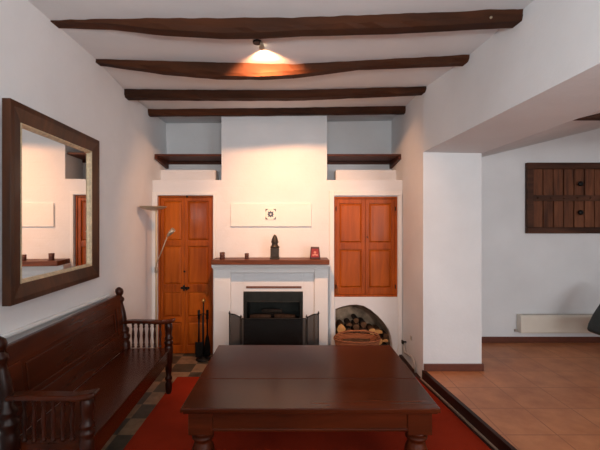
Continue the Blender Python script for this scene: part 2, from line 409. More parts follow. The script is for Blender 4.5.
beam(3.56, .12, None, [(122,101),(300,101.5),(433,96)], 'straight dark ceiling beam, third from the camera, hanging unlit', 3, -1.66, 1.35)
beam(4.17, .09, None, [(149,117),(300,116.3),(407,115)], 'thin dark ceiling beam against the top of the chimney breast', 4, -1.66, 1.29)
# spotlight
sx, sy = PX(261.5,2.58), 2.58
sz = ceilz(sx, sy)
t = thing('ceiling_spotlight', 'small metal spotlight fixed to the ceiling between the two nearest beams', 'spotlight', (sx,sy,sz))
bm = B(); lathe(bm, (-.03,0,0), [(.03,-.014),(.032,-.002),(.03,.002)], 16); obj('mounting_plate', bm, M['iron'], t)
bm = B(); sweep(bm, [(-.02,0,-.01),(-.01,0,-.02),(0,.0,-.024)], .005, 8); obj('swivel_arm', bm, M['iron'], t)
bm = B(); sweep(bm, [(0,-.022,-.018),(0,0,-.023),(0,.012,-.026),(0,.03,-.030)], [.008,.012,.017,.02], 14); obj('lamp_head', bm, M['lamp_metal'], t)
bm = B(); sweep(bm, [(0,.0302,-.0301),(0,.034,-.031)], [.018,.016], 14); obj('lamp_lens', bm, M['lens'], t)

# beam in the room beyond
bm = B(); yy = 2.43; bev_box(bm, 1.845, 5.19, yy, yy+.07, EYE+.682, EYE+.86, .012)
tag(obj('tie_beam', bm, M['beam']), 'dark timber beam end showing under the sloping ceiling of the right room', 'beam')

# ------------------------------------------------------------------ alcove shelves
for (x0, x1, lab) in ((XL+.005, CL-.002, 'dark red wooden shelf in the alcove left of the chimney'), (CR+.002, 1.268, 'dark red wooden shelf in the alcove right of the chimney')):
    left = x0 < 0
    t = thing('alcove_shelf', lab, 'shelf', ((x0+x1)/2,4.6,PZ(154,4.34)), 0, 'shelves in the two alcoves')
    w = (x1-x0)/2; y0 = 4.34-4.6; y1 = YB-4.6-.002
    bm = B(); bev_box(bm, -w, w, y0, y1, -.024, 0, .003); obj('board', bm, M['shelf'], t)
    bm = B(); bx(bm, -w, w, y1-.025, y1, -.055, -.024); obj('back_cleat', bm, M['shelf'], t)
    xo = -w if left else w-.03
    bm = B(); prism(bm, [(y0,-.024),(y0,-.06),(y1-.03,-.115),(y1-.026,-.024)], xo, xo+.03, plane='YZ'); obj('side_bracket', bm, M['shelf'], t)

# ------------------------------------------------------------------ panelled joinery
def leaf(parent, name, x0, x1, z0, z1, yf, rails, stile=.03, th=.028):
    """door leaf, rails: list of (z0,z1) panel openings"""
    bm = B()
    bx(bm, x0, x0+stile, yf, yf+th, z0, z1); bx(bm, x1-stile, x1, yf, yf+th, z0, z1)
    zz = [z0]+[v for r in sorted(rails) for v in r]+[z1]
    for a, b_ in zip(zz[::2], zz[1::2]): bx(bm, x0+stile, x1-stile, yf+.001, yf+th, a, b_)
    o = obj(name, bm, M['door'], parent, bevel=.003)
    for a, b_ in rails:
        bm = B(); p0, p1 = x0+stile, x1-stile; m_ = .018; yo = yf+.016; yi = yf+.004
        quadbox(bm, [(p0,yo,a),(p1,yo,a),(p1,yf+.026,a),(p0,yf+.026,a),(p0,yo,b_),(p1,yo,b_),(p1,yf+.026,b_),(p0,yf+.026,b_)])
        v = [bm.verts.new(q) for q in ((p0+.006,yo,a+.006),(p1-.006,yo,a+.006),(p1-.006,yo,b_-.006),(p0+.006,yo,b_-.006),(p0+m_+.006,yi,a+m_+.006),(p1-m_-.006,yi,a+m_+.006),(p1-m_-.006,yi,b_-m_-.006),(p0+m_+.006,yi,b_-m_-.006))]
        for q in ((0,1,5,4),(1,2,6,5),(2,3,7,6),(3,0,4,7),(4,5,6,7)): bm.faces.new([v[i] for i in q])
        obj('panel', bm, M['panel'], o)
    return o
# door_1: the tall closet door
yd = YF+.03
d1 = bpy.data.objects.new('door_1', None); C.objects.link(d1); d1['kind'] = 'structure'
bm = B(); fx0, fx1, fz = DX0+.001, DX1-.001, DT-.001
bx(bm, fx0, fx0+.02, yd-.012, yd+.05, 0, fz); bx(bm, fx1-.02, fx1, yd-.012, yd+.05, 0, fz); bx(bm, fx0+.02, fx1-.02, yd-.012, yd+.05, fz-.022, fz)
bx(bm, fx0+.02, fx1-.02, yd+.035, yd+.05, 0, fz-.022)
obj('door_frame', bm, M['door'], d1, bevel=.003)
zr = [(PZ(b_,yd),PZ(a,yd)) for a,b_ in ((201,240.5),(246,284.5),(292,317),(322,345.5))]
mid = PX(184.5, yd)
la = leaf(d1, 'door_leaf', fx0+.022, mid-.001, .012, fz-.024, yd, zr, .034)
lb = leaf(d1, 'door_leaf', mid+.001, fx1-.022, .012, fz-.024, yd, zr, .034)
bm = B(); x, y, z = P(185,288,yd-.012)
bev_box(bm, x-.05, x+.05, y-.004, y+.012, z-.013, z+.013, .003); bev_box(bm, x-.02, x+.0, y-.02, y, z-.03, z+.035, .004); sweep(bm, [(x+.03,y-.01,z+.004),(x+.045,y-.03,z+.0),(x+.02,y-.035,z-.02)], .007, 8)
obj('latch', bm, M['iron'], d1)
bm = B(); x, y, z = P(184.5,271.5,yd-.004); lathe(bm, (0,0,0), [(.0,-.006),(.012,-.004),(.012,.008)], 12); k = obj('keyhole_plate', bm, M['iron'], d1, loc=(x,y,z)); k.rotation_euler = (-math.pi/2,0,0)
bm = B(); x, y, z = P(187,196.5,yd-.02); lathe(bm, (x,y,z), [(.004,-.012),(.012,-.006),(.012,.006),(.004,.012)], 12); obj('catch', bm, M['iron'], d1)
# wall cabinet in the right bay
yc = YF+.02
t = thing('wall_cabinet', 'orange pine cupboard with two panelled doors set in the wall over the log niche', 'cabinet', ((KX0+KX1)/2, yc, KB))
ox, oy, oz = t.location
x0, x1, z0, z1 = KX0+.001-ox, KX1-.001-ox, .001, KT-KB-.001
bm = B()
bx(bm, x0, x0+.022, -.012, .05, z0, z1); bx(bm, x1-.022, x1, -.012, .05, z0, z1); bx(bm, x0+.022, x1-.022, -.012, .05, z1-.024, z1); bx(bm, x0+.022, x1-.022, -.012, .05, z0, z0+.024); bx(bm, x0+.022, x1-.022, .035, .05, z0+.024, z1-.024)
obj('cabinet_frame', bm, M['door'], t, bevel=.003)
zr = [(PZ(b_,yc)-KB, PZ(a,yc)-KB) for a,b_ in ((203.5,243),(249.5,288))]
mx_ = PX(365.5,yc)-ox
l1 = leaf(t, 'door', x0+.024, mx_-.001, z0+.026, z1-.026, 0, zr, .04); l2 = leaf(t, 'door', mx_+.001, x1-.024, z0+.026, z1-.026, 0, zr, .04)
for q, (hx, s) in enumerate(((x0+.022,0),(x1-.022,0))):
    for hz in (.12, z1-.14):
        bm = B(); lathe(bm, (hx,-.015,hz), [(.004,-.025),(.006,-.02),(.006,.02),(.004,.025)], 10); obj('hinge', bm, M['iron'], (l1,l2)[q])
bm = B(); lathe(bm, (0,0,0), [(.004,-.012),(.008,0),(.008,.01)], 10); k = obj('knob', bm, M['iron'], l2, loc=(mx_+.02,-.006,PZ(237,yc)-KB)); k.rotation_euler = (-math.pi/2,0,0)

# ------------------------------------------------------------------ fireplace
YP = 4.14
t = thing('fireplace', 'white painted fireplace surround with wooden mantel shelf and black steel firebox', 'fireplace', (PX(270,YP), YP, 0))
ox, oy, _ = t.location
def fx(px, d=YP): return PX(px, d)-ox
bm = B()
zt = PZ(265,YP)-.045
L0, L1, R0, R1 = fx(213.5), fx(230.5), fx(314.5), fx(328)
back = YF-oy-.001
bx(bm, L0, L1, 0, back, 0, zt); bx(bm, R0, R1, 0, back, 0, zt); bx(bm, L1, R0, 0, back, PZ(273,YP), zt)
o = obj('surround', bm, M['white_trim'], t, bevel=.006)
bm = B()
bx(bm, L0-.008, R1+.008, -.02, back, zt, zt+.018); bx(bm, L0-.014, R1+.012, -.045, back, zt+.018, PZ(264.5,4.02))
obj('cornice', bm, M['white_trim'], t, bevel=.006)
bm = B(); ym = 4.0-oy; ZM = PZ(260,4.0)
bev_box(bm, PX(211,4.0)-ox, PX(329.5,4.0)-ox, ym, back, PZ(264.8,4.0), ZM, .006); obj('mantel_shelf', bm, M['oak'], t)
bm = B(); yi = .035
bx(bm, L1, FX0-ox, yi, back, 0, PZ(273,YP)); bx(bm, FX1-ox, R0, yi, back, 0, PZ(273,YP)); bx(bm, FX0-ox, FX1-ox, yi, back, FT, PZ(273,YP))
obj('inner_surround', bm, M['plaster_brick'], t, bevel=.004)
bm = B(); gx0, gx1 = fx(246,4.17), fx(301.5,4.17); gz = PZ(287.3,4.17)
bx(bm, gx0, gx1, yi-.004, yi, gz-.012, gz+.012, 0)
for i in range(40):
    xx = gx0+.008+(gx1-gx0-.016)*i/39; bx(bm, xx-.005, xx+.005, yi-.010, yi-.003, gz-.010, gz+.010, 1)
obj('air_grille', bm, [M['shelf'], M['grille']], t)
# steel insert
bm = B(); e = .035; y0 = yi-.012
X0, X1 = FX0-ox+.002, FX1-ox-.002
bx(bm, X0, X0+e, y0, yi+.3, .0, FT-.002); bx(bm, X1-e, X1, y0, yi+.3, .0, FT-.002); bx(bm, X0+e, X1-e, y0, yi+.3, FT-.115, FT-.002)
bx(bm, X0+e, X1-e, yi+.28, yi+.3, 0, FT-.115); bx(bm, X0+e, X1-e, y0, yi+.28, 0, .05)
bx(bm, X0+e, X1-e, y0-.006, y0+.02, FT-.117, FT-.109)
bx(bm, X0+e, X1-e, y0, y0+.02, .05, .46)
obj('firebox', bm, M['steel'], t, bevel=.003)
bm = B(); bx(bm, X0+e, X1-e, .03, yi+.27, .05, .42); obj('ash_bed', bm, M['soot'], t)
M['char'] = plain('charred wood', (52,40,32), .9, 0, .6, 30, .2, .5)
for k, (xx, yy, zz, rz, r) in enumerate(((-.15,.13,.454,.04,.032),(.13,.13,.454,-.05,.032),(0,.225,.454,.02,.032),(-.02,.165,.515,.0,.026))):
    bm = B(); c, s_ = math.cos(rz), math.sin(rz); xx = xx+(X0+X1)/2
    sweep(bm, [(-.12*c,-.12*s_,0),(0,0,.002),(.12*c,.12*s_,0)], [r*.9,r,r*.85], 9)
    L = obj('charred_log', bm, M['char'], loc=(ox+xx,oy+yy,zz))
    tag(L, ('charred log lying on the ash at the left of the black firebox','charred log lying on the ash at the right of the black firebox','charred log at the back of the black firebox','thin charred log resting on top of the others in the firebox')[k], 'log', 'charred logs in the firebox')
# decorative tile
bm = B(); x, y, z = P(270.7,214.2,YF-.022); s = .064
bx(bm, -s, s, -.008, 0, -s, s, 0)
def pet(a, r0, r1, w, mi=1):
    c, s_ = math.cos(a), math.sin(a)
    pts = [(r0,0),((r0+r1)/2,w*1.25),(r1,0),((r0+r1)/2,-w*1.25)]
    prism(bm, [(u*c-v*s_, u*s_+v*c) for u,v in pts], -.0095, -.0075, mi)
for k in range(8): pet(k*math.pi/4, .006, .040 if k%2 == 0 else .046, .0095)
for sx_ in (-1,1):
    for sz_ in (-1,1):
        prism(bm, [(sx_*.06,sz_*.06),(sx_*.03,sz_*.06),(sx_*.036,sz_*.05),(sx_*.048,sz_*.048),(sx_*.05,sz_*.036),(sx_*.06,sz_*.03)], -.0095, -.0075, 1)
        for a in ():
            c = (0,0); L = wv = 0
            prism(bm, [(c[0]-(L if a==0 else wv), c[1]-(wv if a==0 else L)),(c[0]+(L if a==0 else wv)*(1 if sx_>0 or a else .3), c[1]-(wv if a==0 else L)),(c[0]+(wv if a else L*.3), c[1]+(wv if a==0 else L)),(c[0]-(L if a==0 else wv), c[1]+(wv if a==0 else L))], -.0095, -.0075, 1)
tag(obj('wall_tile', bm, [M['tile_white'], M['tile_ink']], loc=(x,y,z)), 'small square ceramic tile with dark flower motif on the white chimney panel', 'tile')

# mantel objects
def statue(x, y, z):
    t = thing('statuette', 'dark carved figure on a block standing at the middle of the mantel', 'statue', (x,y,z))
    bm = B(); bev_box(bm, -.053, .053, -.04, .04, 0, .018, .004); bev_box(bm, -.047, .047, -.035, .035, .018, .125, .008); obj('pedestal', bm, M['stone_dark'], t)
    bm = B(); lathe(bm, (0,0,.124), [(.05,0),(.05,.016),(.036,.028),(.032,.045),(.038,.062),(.037,.08),(.032,.1),(.023,.122),(.013,.14),(.0,.15)], 20, 1, .85)
    for s in (-1,1): lathe(bm, (s*.034,.0,.19), [(.0,-.012),(.007,-.006),(.007,.008),(.0,.014)], 8)
    lathe(bm, (0,-.031,.186), [(.0,-.014),(.008,-.006),(.004,.012),(.0,.016)], 8)
    obj('figure', bm, M['stone_dark'], t)
YI = 4.1
statue(PX(274.8,YI), YI, ZM)
def cup(px, r, h, lab, seed):
    t = thing('wooden_cup', lab, 'cup', (PX(px,YI),YI,ZM), 0, 'small cups on the mantel')
    bm = B(); lathe(bm, (0,0,0), [(r*.9,0),(r,.006),(r*.92,h*.5),(r,h),(r*.78,h),(r*.74,h*.4),(0,h*.38)], 18); obj('cup_body', bm, M['cup'], t)
    bm = B(); lathe(bm, (0,0,h*.5), [(r*.93,-.003),(r*1.04,0),(r*.93,.003)], 18); obj('band', bm, M['shelf'], t)
cup(222.3, .029, .075, 'larger brown cup at the left end of the mantel', 1)
cup(246.8, .024, .064, 'smaller brown cup between the mantel end and the statuette', 2)
t = thing('picture_stand', 'small red picture in a dark frame at the right end of the mantel', 'picture', (PX(315,YI),YI,ZM), -.06)
bm = B(); w0, w1, h = .06, .046, .135
prism(bm, [(-w0,0),(w0,0),(w1,h),(-w1,h)], 0, .03); obj('frame', bm, M['cup'], t, bevel=.006)
bm = B(); prism(bm, [(-w0+.016,.02),(w0-.016,.02),(w1-.009,h-.02),(-w1+.009,h-.02)], -.004, .001); pc = obj('picture', bm, M['red'], t)
bm = B()
for cx_, cz_, rr in ((0,.075,.016),(-.02,.045,.012),(.02,.045,.012),(0,.05,.014)):
    prism(bm, [(cx_+rr*math.cos(a*math.pi/5), cz_+rr*.8*math.sin(a*math.pi/5)) for a in range(10)], -.006-abs(cx_)*.02, -.003)
obj('motif', bm, M['red_pale'], pc)

# fire screen
t = thing('fire_screen', 'black three-panel mesh fire screen standing before the firebox', 'fire screen', (PX(273.5,4.02),4.02,0))
ox, oy, oz = t.location
ys_ = 3.98-oy; hz = PZ(318,4.0)-oz
xa, xb = PX(241.5,3.98)-ox, PX(306,3.98)-ox; xc, xd = PX(229.5,3.9)-ox, PX(318.5,3.9)-ox
def panel(p0, p1, h0, h1, arch):
    p0 = Vector(p0); p1 = Vector(p1)
    bm = B(); n = 12
    top = [p0.lerp(p1, i/n)+Vector((0,0,(h0+(h1-h0)*i/n)+arch*math.sin(math.pi*i/n))) for i in range(n+1)]
    r = .006
    sweep(bm, top, r, 8); sweep(bm, [p0+Vector((0,0,.015)), p1+Vector((0,0,.015))], r, 8)
    sweep(bm, [p0, p0+Vector((0,0,h0))], r, 8); sweep(bm, [p1, p1+Vector((0,0,h1))], r, 8)
    fr = obj('panel_frame', bm, M['iron'], t)
    bm = B(); nn = (p1-p0).cross(Vector((0,0,1))).normalized()*.001
    A = [bm.verts.new(p0+Vector((0,0,.015))+nn)]+[bm.verts.new(q+nn) for q in top]+[bm.verts.new(p1+Vector((0,0,.015))+nn)]
    Bv = [bm.verts.new(p0+Vector((0,0,.015))-nn)]+[bm.verts.new(q-nn) for q in top]+[bm.verts.new(p1+Vector((0,0,.015))-nn)]
    bm.faces.new(A); bm.faces.new(Bv[::-1])
    for i in range(len(A)): bm.faces.new((A[i],Bv[i],Bv[(i+1)%len(A)],A[(i+1)%len(A)]))
    obj('wire_mesh', bm, M['mesh'], fr)
h_s = PZ(314,3.9)-oz
panel((xa,ys_,0),(xb,ys_,0),hz,hz,-.004)
panel((xc,3.9-oy,0),(xa-.012,ys_-.004,0),h_s,hz+.01,.012)
panel((xb+.012,ys_-.004,0),(xd,3.9-oy,0),hz+.01,h_s,.012)
for xx, yy, hh in ((xc,3.9-oy,h_s),(xd,3.9-oy,h_s),(xa-.006,ys_-.004,hz+.01),(xb+.006,ys_-.004,hz+.01)):
    bm = B(); lathe(bm, (xx,yy,hh), [(.006,-.002),(.011,.006),(.011,.014),(.004,.02),(.006,.026),(0,.034)], 12); obj('finial', bm, M['iron'], t)

# fire tools
t = thing('fire_tool_set', 'dark iron fireside tools with a brass knob beside the orange door', 'fire tools', (PX(203.5,4.17),4.17,0))
bm = B(); lathe(bm, (0,0,0), [(.085,0),(.085,.012),(.03,.03),(.012,.05)], 20); obj('stand_base', bm, M['iron'], t)
bm = B(); sweep(bm, [(0,0,.03),(0,0,.64)], .008, 8); obj('stand_pole', bm, M['iron'], t)
bm = B(); lathe(bm, (0,0,.64), [(.008,0),(.016,.01),(.020,.024),(.016,.038),(.004,.05)], 14); k = obj('knob', bm, M['brass'], t); k['label'] = 'brass knob'
bm = B(); sweep(bm, [(-.05,0,.5),(0,0,.52),(.05,0,.5)], .005, 8); sweep(bm, [(0,-.04,.5),(0,0,.52),(0,.05,.5)], .005, 8); obj('hook_bar', bm, M['iron'], t)
bm = B(); sweep(bm, [(-.05,-.01,.52),(-.05,-.01,.15)], .009, 8); bev_box(bm, -.09,-.012,-.02,0,.03,.2,.006); sweep(bm, [(-.05,-.01,.46),(-.05,-.01,.56)], .014, 8); obj('shovel', bm, M['iron'], t)
bm = B(); sweep(bm, [(.045,-.01,.52),(.045,-.01,.16)], .009, 8); lathe(bm, (.045,-.01,.05), [(.036,0),(.034,.1),(.02,.2),(.008,.24)], 12); sweep(bm, [(.045,-.01,.46),(.045,-.01,.56)], .014, 8); obj('brush', bm, M['soot'], t)
bm = B(); sweep(bm, [(0,-.04,.5),(0,-.045,.1),(.01,-.05,.06)], .006, 8); obj('poker', bm, M['iron'], t)

# ------------------------------------------------------------------ logs and basket
def log(x, y, z, r, L, yaw, tilt, label, group='firewood stacked in the wall niche', split=False, seed=0, dark=False, sz=1.0):
    rnd = random.Random(seed); bm = B(); n = 12; rings = []
    for k in range(5):
        ring = []
        for i in range(n):
            a = 2*math.pi*i/n; rr = r*(1+.08*math.sin(3*a+seed)+rnd.uniform(-.04,.04))
            u, v = rr*math.cos(a), rr*math.sin(a)
            if split: v = max(v, -r*.1)
            ring.append(bm.verts.new((u, -L/2+L*k/4, v)))
        rings.append(ring)
    for a, c in zip(rings, rings[1:]):
        for i in range(n):
            f = bm.faces.new((a[i],a[(i+1)%n],c[(i+1)%n],c[i])); f.material_index = 0; f.smooth = not split
    for f in (bm.faces.new(rings[0][::-1]), bm.faces.new(rings[-1])): f.material_index = 1
    o = obj('firewood_log', bm, [M['bark_dark' if dark else 'bark'], M['cut_dark' if dark else 'cut']], loc=(x,y,z)); o.rotation_euler = (tilt, 0, yaw)
    return tag(o, label, 'log', group)
rp = random.Random(11)
cols_ = [(.575,[.05,.05,.052]),(.672,[.043,.044,.040,.034]),(.762,[.037,.042,.036,.037,.03]),(.850,[.045,.038,.042,.036]),(.945,[.045,.046,.040]),(1.029,[.036,.038,.047]),(1.109,[.037,.034,.030])]
places = ['at the far left of the niche','second column from the left','left of the arch crown','under the arch crown','right of the arch crown','left one of the two columns by the right edge','at the right edge of the niche']
for ci, (x, rs) in enumerate(cols_):
    z = .0
    for k, rr_ in enumerate(rs):
        z += rr_*1.09; top = k == len(rs)-1; tall = 1.0
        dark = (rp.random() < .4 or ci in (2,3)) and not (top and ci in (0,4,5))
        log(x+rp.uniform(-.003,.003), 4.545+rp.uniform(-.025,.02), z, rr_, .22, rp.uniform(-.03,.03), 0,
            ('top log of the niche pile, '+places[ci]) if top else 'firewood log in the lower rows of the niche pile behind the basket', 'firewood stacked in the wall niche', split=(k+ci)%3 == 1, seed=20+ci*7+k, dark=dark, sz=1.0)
        z += rr_*1.09
# basket
bx_, by_ = PX(357,4.06), 4.06
t = thing('wicker_basket', 'brown oval wicker log basket with a hooped handle before the niche', 'basket', (bx_,by_,0), 0)
rx, ry, h = .25, .15, PZ(340,4.0)
bm = B(); lathe(bm, (0,0,0), [(.78,0),(.86,h*.3),(.95,h*.7),(1,h),(.955,h),(.9,h*.7),(.8,h*.3),(.72,.02),(0,.02)], 28, rx, ry); obj('basket_body', bm, M['wicker'], t)
bm = B()
for ph in (0,1):
    pts = [(rx*math.cos(a)*1.0, ry*math.sin(a), h+.006*math.sin(a*14+ph*math.pi)) for a in [2*math.pi*k/84 for k in range(85)]]
    sweep(bm, pts, .009, 6)
obj('rim', bm, M['wicker'], t)
bm = B()
for ph in (0,1,2):
    pts = [(-(rx+.0)*math.cos(a)*.98, -.012+.008*math.cos(a*12+ph*2.1), h+(.085)*math.sin(a)**.8+.004*math.sin(a*12+ph*2.1)) for a in [math.pi*k/40 for k in range(41)]]
    sweep(bm, pts, .008, 6)
obj('handle', bm, M['wicker'], t)
for k, (dy, dz, lab) in enumerate(((-.05,0,'split log lying in the wicker basket, nearest the table'),(.05,0,'split log lying in the wicker basket, nearest the wall'))):
    log(bx_, by_+dy, h-.06, .042, .3, H, 0, lab, 'logs in the basket', split=True, seed=50+k)

# pipe stub on the right wall
t = thing('pipe_valve', 'small grey pipe and valve at the foot of the right wall', 'pipe', (1.268, 4.0, 0))
def W(px, py, out=.03):
    d = F*(1.268-out)/(px-CX); return Vector((-out, d-4.0, PZ(py,d)))
bm = B(); a = W(403.5,342); sweep(bm, [a+Vector((.03,0,0)), a, a+Vector((-.012,0,0))], [.012,.012,.016], 10); bev_box(bm, a.x-.02, a.x+.0, a.y-.02, a.y+.02, a.z-.02, a.z+.02, .006); obj('valve_knob', bm, M['steel'], t)
bm = B(); a = W(404,343,.025); sweep(bm, [a, a+Vector((0,0,-.06)), W(405,353), W(408,354.5), W(412,357), W(414,362), W(414.5,364), Vector((-.02,W(414.5,364).y,.004))], .011, 10); obj('pipe', bm, M['pipe'], t)
bm = B(); a = W(411,338,.006); bev_box(bm, a.x-.004, a.x+.006, a.y-.02, a.y+.02, a.z-.02, a.z+.02, .003); obj('wall_plate', bm, M['pipe'], t)

# ------------------------------------------------------------------ floor lamp
lx, ly = PX(156.2,3.92), 3.92
t = thing('floor_lamp', 'slim nickel uplighter floor lamp with reading arm in the left corner', 'lamp', (lx,ly,0))
bm = B(); lathe(bm, (-.03,0,0), [(.12,0),(.125,.01),(.11,.022),(.02,.03)], 28); obj('base', bm, M['lamp_metal'], t)
hb = PZ(209,3.92)
bm = B(); sweep(bm, [(0,0,.02),(0,0,hb-.02),(-.012,0,hb-.006)], .0095, 10); obj('pole', bm, M['lamp_pole'], t)
bm = B(); c = PX(153.3,3.92)-lx
lathe(bm, (c,0,hb-.012), [(.03,-.004),(.07,.004),(.115,.018),(.138,.034),(.140,.040),(.132,.038),(.10,.024),(0,.012)], 32); obj('uplight_bowl', bm, M['lamp_metal'], t)
jz = PZ(270,3.92)
bm = B(); sweep(bm, [(0,0,jz-.03),(0,0,jz+.03)], .016, 10); obj('joint', bm, M['lamp_metal'], t)
bm = B(); e = (PX(167.5,3.86)-lx, -.06, PZ(236,3.86)); m1 = (PX(162,3.9)-lx, -.03, PZ(251,3.9))
sweep(bm, [(0,-.012,jz),(.01,-.02,jz+.07),m1,e], .0055, 8); ra = obj('reading_arm', bm, M['lamp_metal'], t)
bm = B(); e2 = (PX(173.5,3.84)-lx, -.08, PZ(229.5,3.84)); ev = Vector(e); e2v = Vector(e2)
sweep(bm, [ev, ev.lerp(e2v,.3), e2v], [.010,.018,.026], 12); obj('reading_shade', bm, M['lamp_metal'], ra)

# ------------------------------------------------------------------ mirror
mz0, mz1 = EYE-.452, EYE+.664
my0, my1 = 1.975, 3.03
t = thing('wall_mirror', 'large mirror in a broad walnut frame with gilt liner on the left wall', 'mirror', (XL+.037, (my0+my1)/2, (mz0+mz1)/2), math.radians(4.0))
hw, hh = (my1-my0)/2, (mz1-mz0)/2; fw = .105; dd = .03
def ringframe(o_w, o_h, i_w, i_h, x_o, x_i, xb=0):
    bm = B()
    outer = [(-o_w,-o_h),(o_w,-o_h),(o_w,o_h),(-o_w,o_h)]; inner = [(-i_w,-i_h),(i_w,-i_h),(i_w,i_h),(-i_w,i_h)]
    VO = [bm.verts.new((xb,)+p) for p in outer]; VF = [bm.verts.new((x_o,)+p) for p in outer]
    mid_ = [((a[0]*.7+b_[0]*.3),(a[1]*.7+b_[1]*.3)) for a,b_ in zip(outer,inner)]
    VM = [bm.verts.new((x_o,)+p) for p in mid_]
    VI = [bm.verts.new((x_i,)+p) for p in inner]; VB = [bm.verts.new((xb,)+p) for p in inner]
    for A, Bq in ((VO,VF),(VF,VM),(VM,VI),(VI,VB),(VB,VO)):
        for i in range(4): bm.faces.new((A[i],A[(i+1)%4],Bq[(i+1)%4],Bq[i]))
    return bm
obj('frame', ringframe(hw, hh, hw-fw, hh-fw, .045, .03), M['mirror_frame'], t, bevel=.003)
obj('gilt_liner', ringframe(hw-fw, hh-fw, hw-fw-.020, hh-fw-.020, .034, .018), M['gilt'], t)['label'] = 'worn gilt inner border'
bm = B(); bx(bm, .006, .012, -(hw-fw-.02), hw-fw-.02, -(hh-fw-.02), hh-fw-.02); obj('mirror_glass', bm, M['mirror'], t)

# ------------------------------------------------------------------ bench
t = thing('wooden_settle', 'dark carved wooden settle with turned spindle arms along the left wall', 'bench', (-1.305, 2.61, 0), math.radians(2.3))
HL = .715; SH = .425
def turned(bm, c, z0, z1, r, n=18):
    """a turned spindle with rings and a vase"""
    h = z1-z0; pr = [(1,0),(1,.06),(.62,.09),(.9,.13),(.6,.18),(.72,.3),(1.02,.48),(.85,.62),(.55,.74),(.55,.8),(.92,.84),(.6,.88),(.95,.93),(1,1)]
    lathe(bm, (c[0],c[1],z0), [(r*a, h*b_) for a,b_ in pr], n)
bm = B(); bev_box(bm, -.160, .235, -HL+.02, HL-.02, SH-.026, SH, .006); obj('seat', bm, M['bench'], t)
bm = B(); bev_box(bm, .2, .225, -HL+.03, HL-.03, SH-.13, SH-.026, .004); obj('front_rail', bm, M['bench'], t)
for s in (-1,1):
    bm = B(); bev_box(bm, -.2, .2, s*(HL-.035)-.012, s*(HL-.035)+.012, SH-.13, SH-.026, .004); obj('side_rail', bm, M['bench'], t)
# back
def rake(bm):
    for v in bm.verts: v.co.x += .06-.115*max(0, v.co.z-SH)
    return bm
bm = B()
xb = -.225
bev_box(bm, xb-.015, xb+.015, -HL+.02, HL-.02, SH+.06, SH+.15, .004)
bev_box(bm, xb-.015, xb+.015, -HL+.02, HL-.02, .80, .905, .006)
for s in (-1,1): bev_box(bm, xb-.014, xb+.014, s*(HL-.07)-.05, s*(HL-.07)+.05, SH+.15, .80, .004)
bx(bm, xb-.008, xb+.004, -HL+.03, HL-.03, SH+.001, .81)
bk = obj('backrest', rake(bm), M['bench'], t)
bm = B(); bw = HL-.16; z0_, z1_ = SH+.175, .775
for (a,b_,c,d_) in ((-bw,bw,z0_,z0_+.012),(-bw,bw,z1_-.012,z1_),(-bw,-bw+.012,z0_+.012,z1_-.012),(bw-.012,bw,z0_+.012,z1_-.012)): bx(bm, xb+.003, xb+.013, a, b_, c, d_)
obj('panel_moulding', rake(bm), M['bench'], bk, bevel=.003)
for s in (-1,1):
    # rear post with ball finial
    bm = B(); c = (xb, s*HL)
    lathe(bm, (c[0],c[1],0), [(.022,0),(.03,.03),(.022,.06),(.03,.12),(.034,.25),(.03,.33),(.042,.35),(.042,.47),(.034,.49),(.048,.515),(.050,.535),(.036,.55),(.046,.575),(.046,.595),(.030,.615),(.036,.68),(.033,.74),(.024,.8),(.02,.83),(.034,.85),(.034,.868),(.02,.882),(.018,.892),(.030,.905),(.036,.928),(.030,.95),(.012,.965),(0,.967)], 20)
    obj('rear_post', rake(bm), M['bench_v'], t)
    bm = B(); c = (.215, s*(HL-.005))
    lathe(bm, (c[0],c[1],0), [(.020,.0105),(.026,.03),(.030,.06),(.030,.10),(.022,.12),(.032,.14),(.032,.155),(.022,.17),(.028,.22),(.030,.28),(.036,.29),(.036,.435),(.030,.445),(.038,.46),(.038,.475),(.026,.485),(.036,.50),(.036,.512),(.026,.525),(.030,.57),(.034,.6),(.03,.635),(.024,.645)], 20)
    obj('leg', bm, M['bench_v'], t)
    bm = B()
    lo = [(xb+.045,.655),(-.1,.66),(.05,.655),(.16,.65),(.24,.662),(.268,.668)]
    for (x0_,z0_),(x1_,z1_) in zip(lo, lo[1:]):
        w_ = .036; yq = s*(HL-.005)
        quadbox(bm, [(x0_,yq-w_,z0_-.014),(x1_,yq-w_,z1_-.014),(x1_,yq+w_,z1_-.014),(x0_,yq+w_,z0_-.014),(x0_,yq-w_,z0_+.014),(x1_,yq-w_,z1_+.014),(x1_,yq+w_,z1_+.014),(x0_,yq+w_,z0_+.014)])
    bmesh.ops.remove_doubles(bm, verts=bm.verts[:], dist=.0004)
    inner = [f for f in bm.faces if all(abs(v.co.x-f.verts[0].co.x) < 1e-5 for v in f.verts) and abs(f.verts[0].co.x-xb-.045) > .01 and abs(f.verts[0].co.x-.268) > .01]
    bmesh.ops.delete(bm, geom=inner, context='FACES_ONLY')
    obj('armrest', bm, M['bench'], t, bevel=.01)
    bm = B(); bm.free(); yq = s*(HL-.005)
    for k in range(6):
        bm = B(); turned(bm, (xb+.125+.048*k, yq), SH, .645, .013, 12); obj('spindle', bm, M['bench_v'], t)

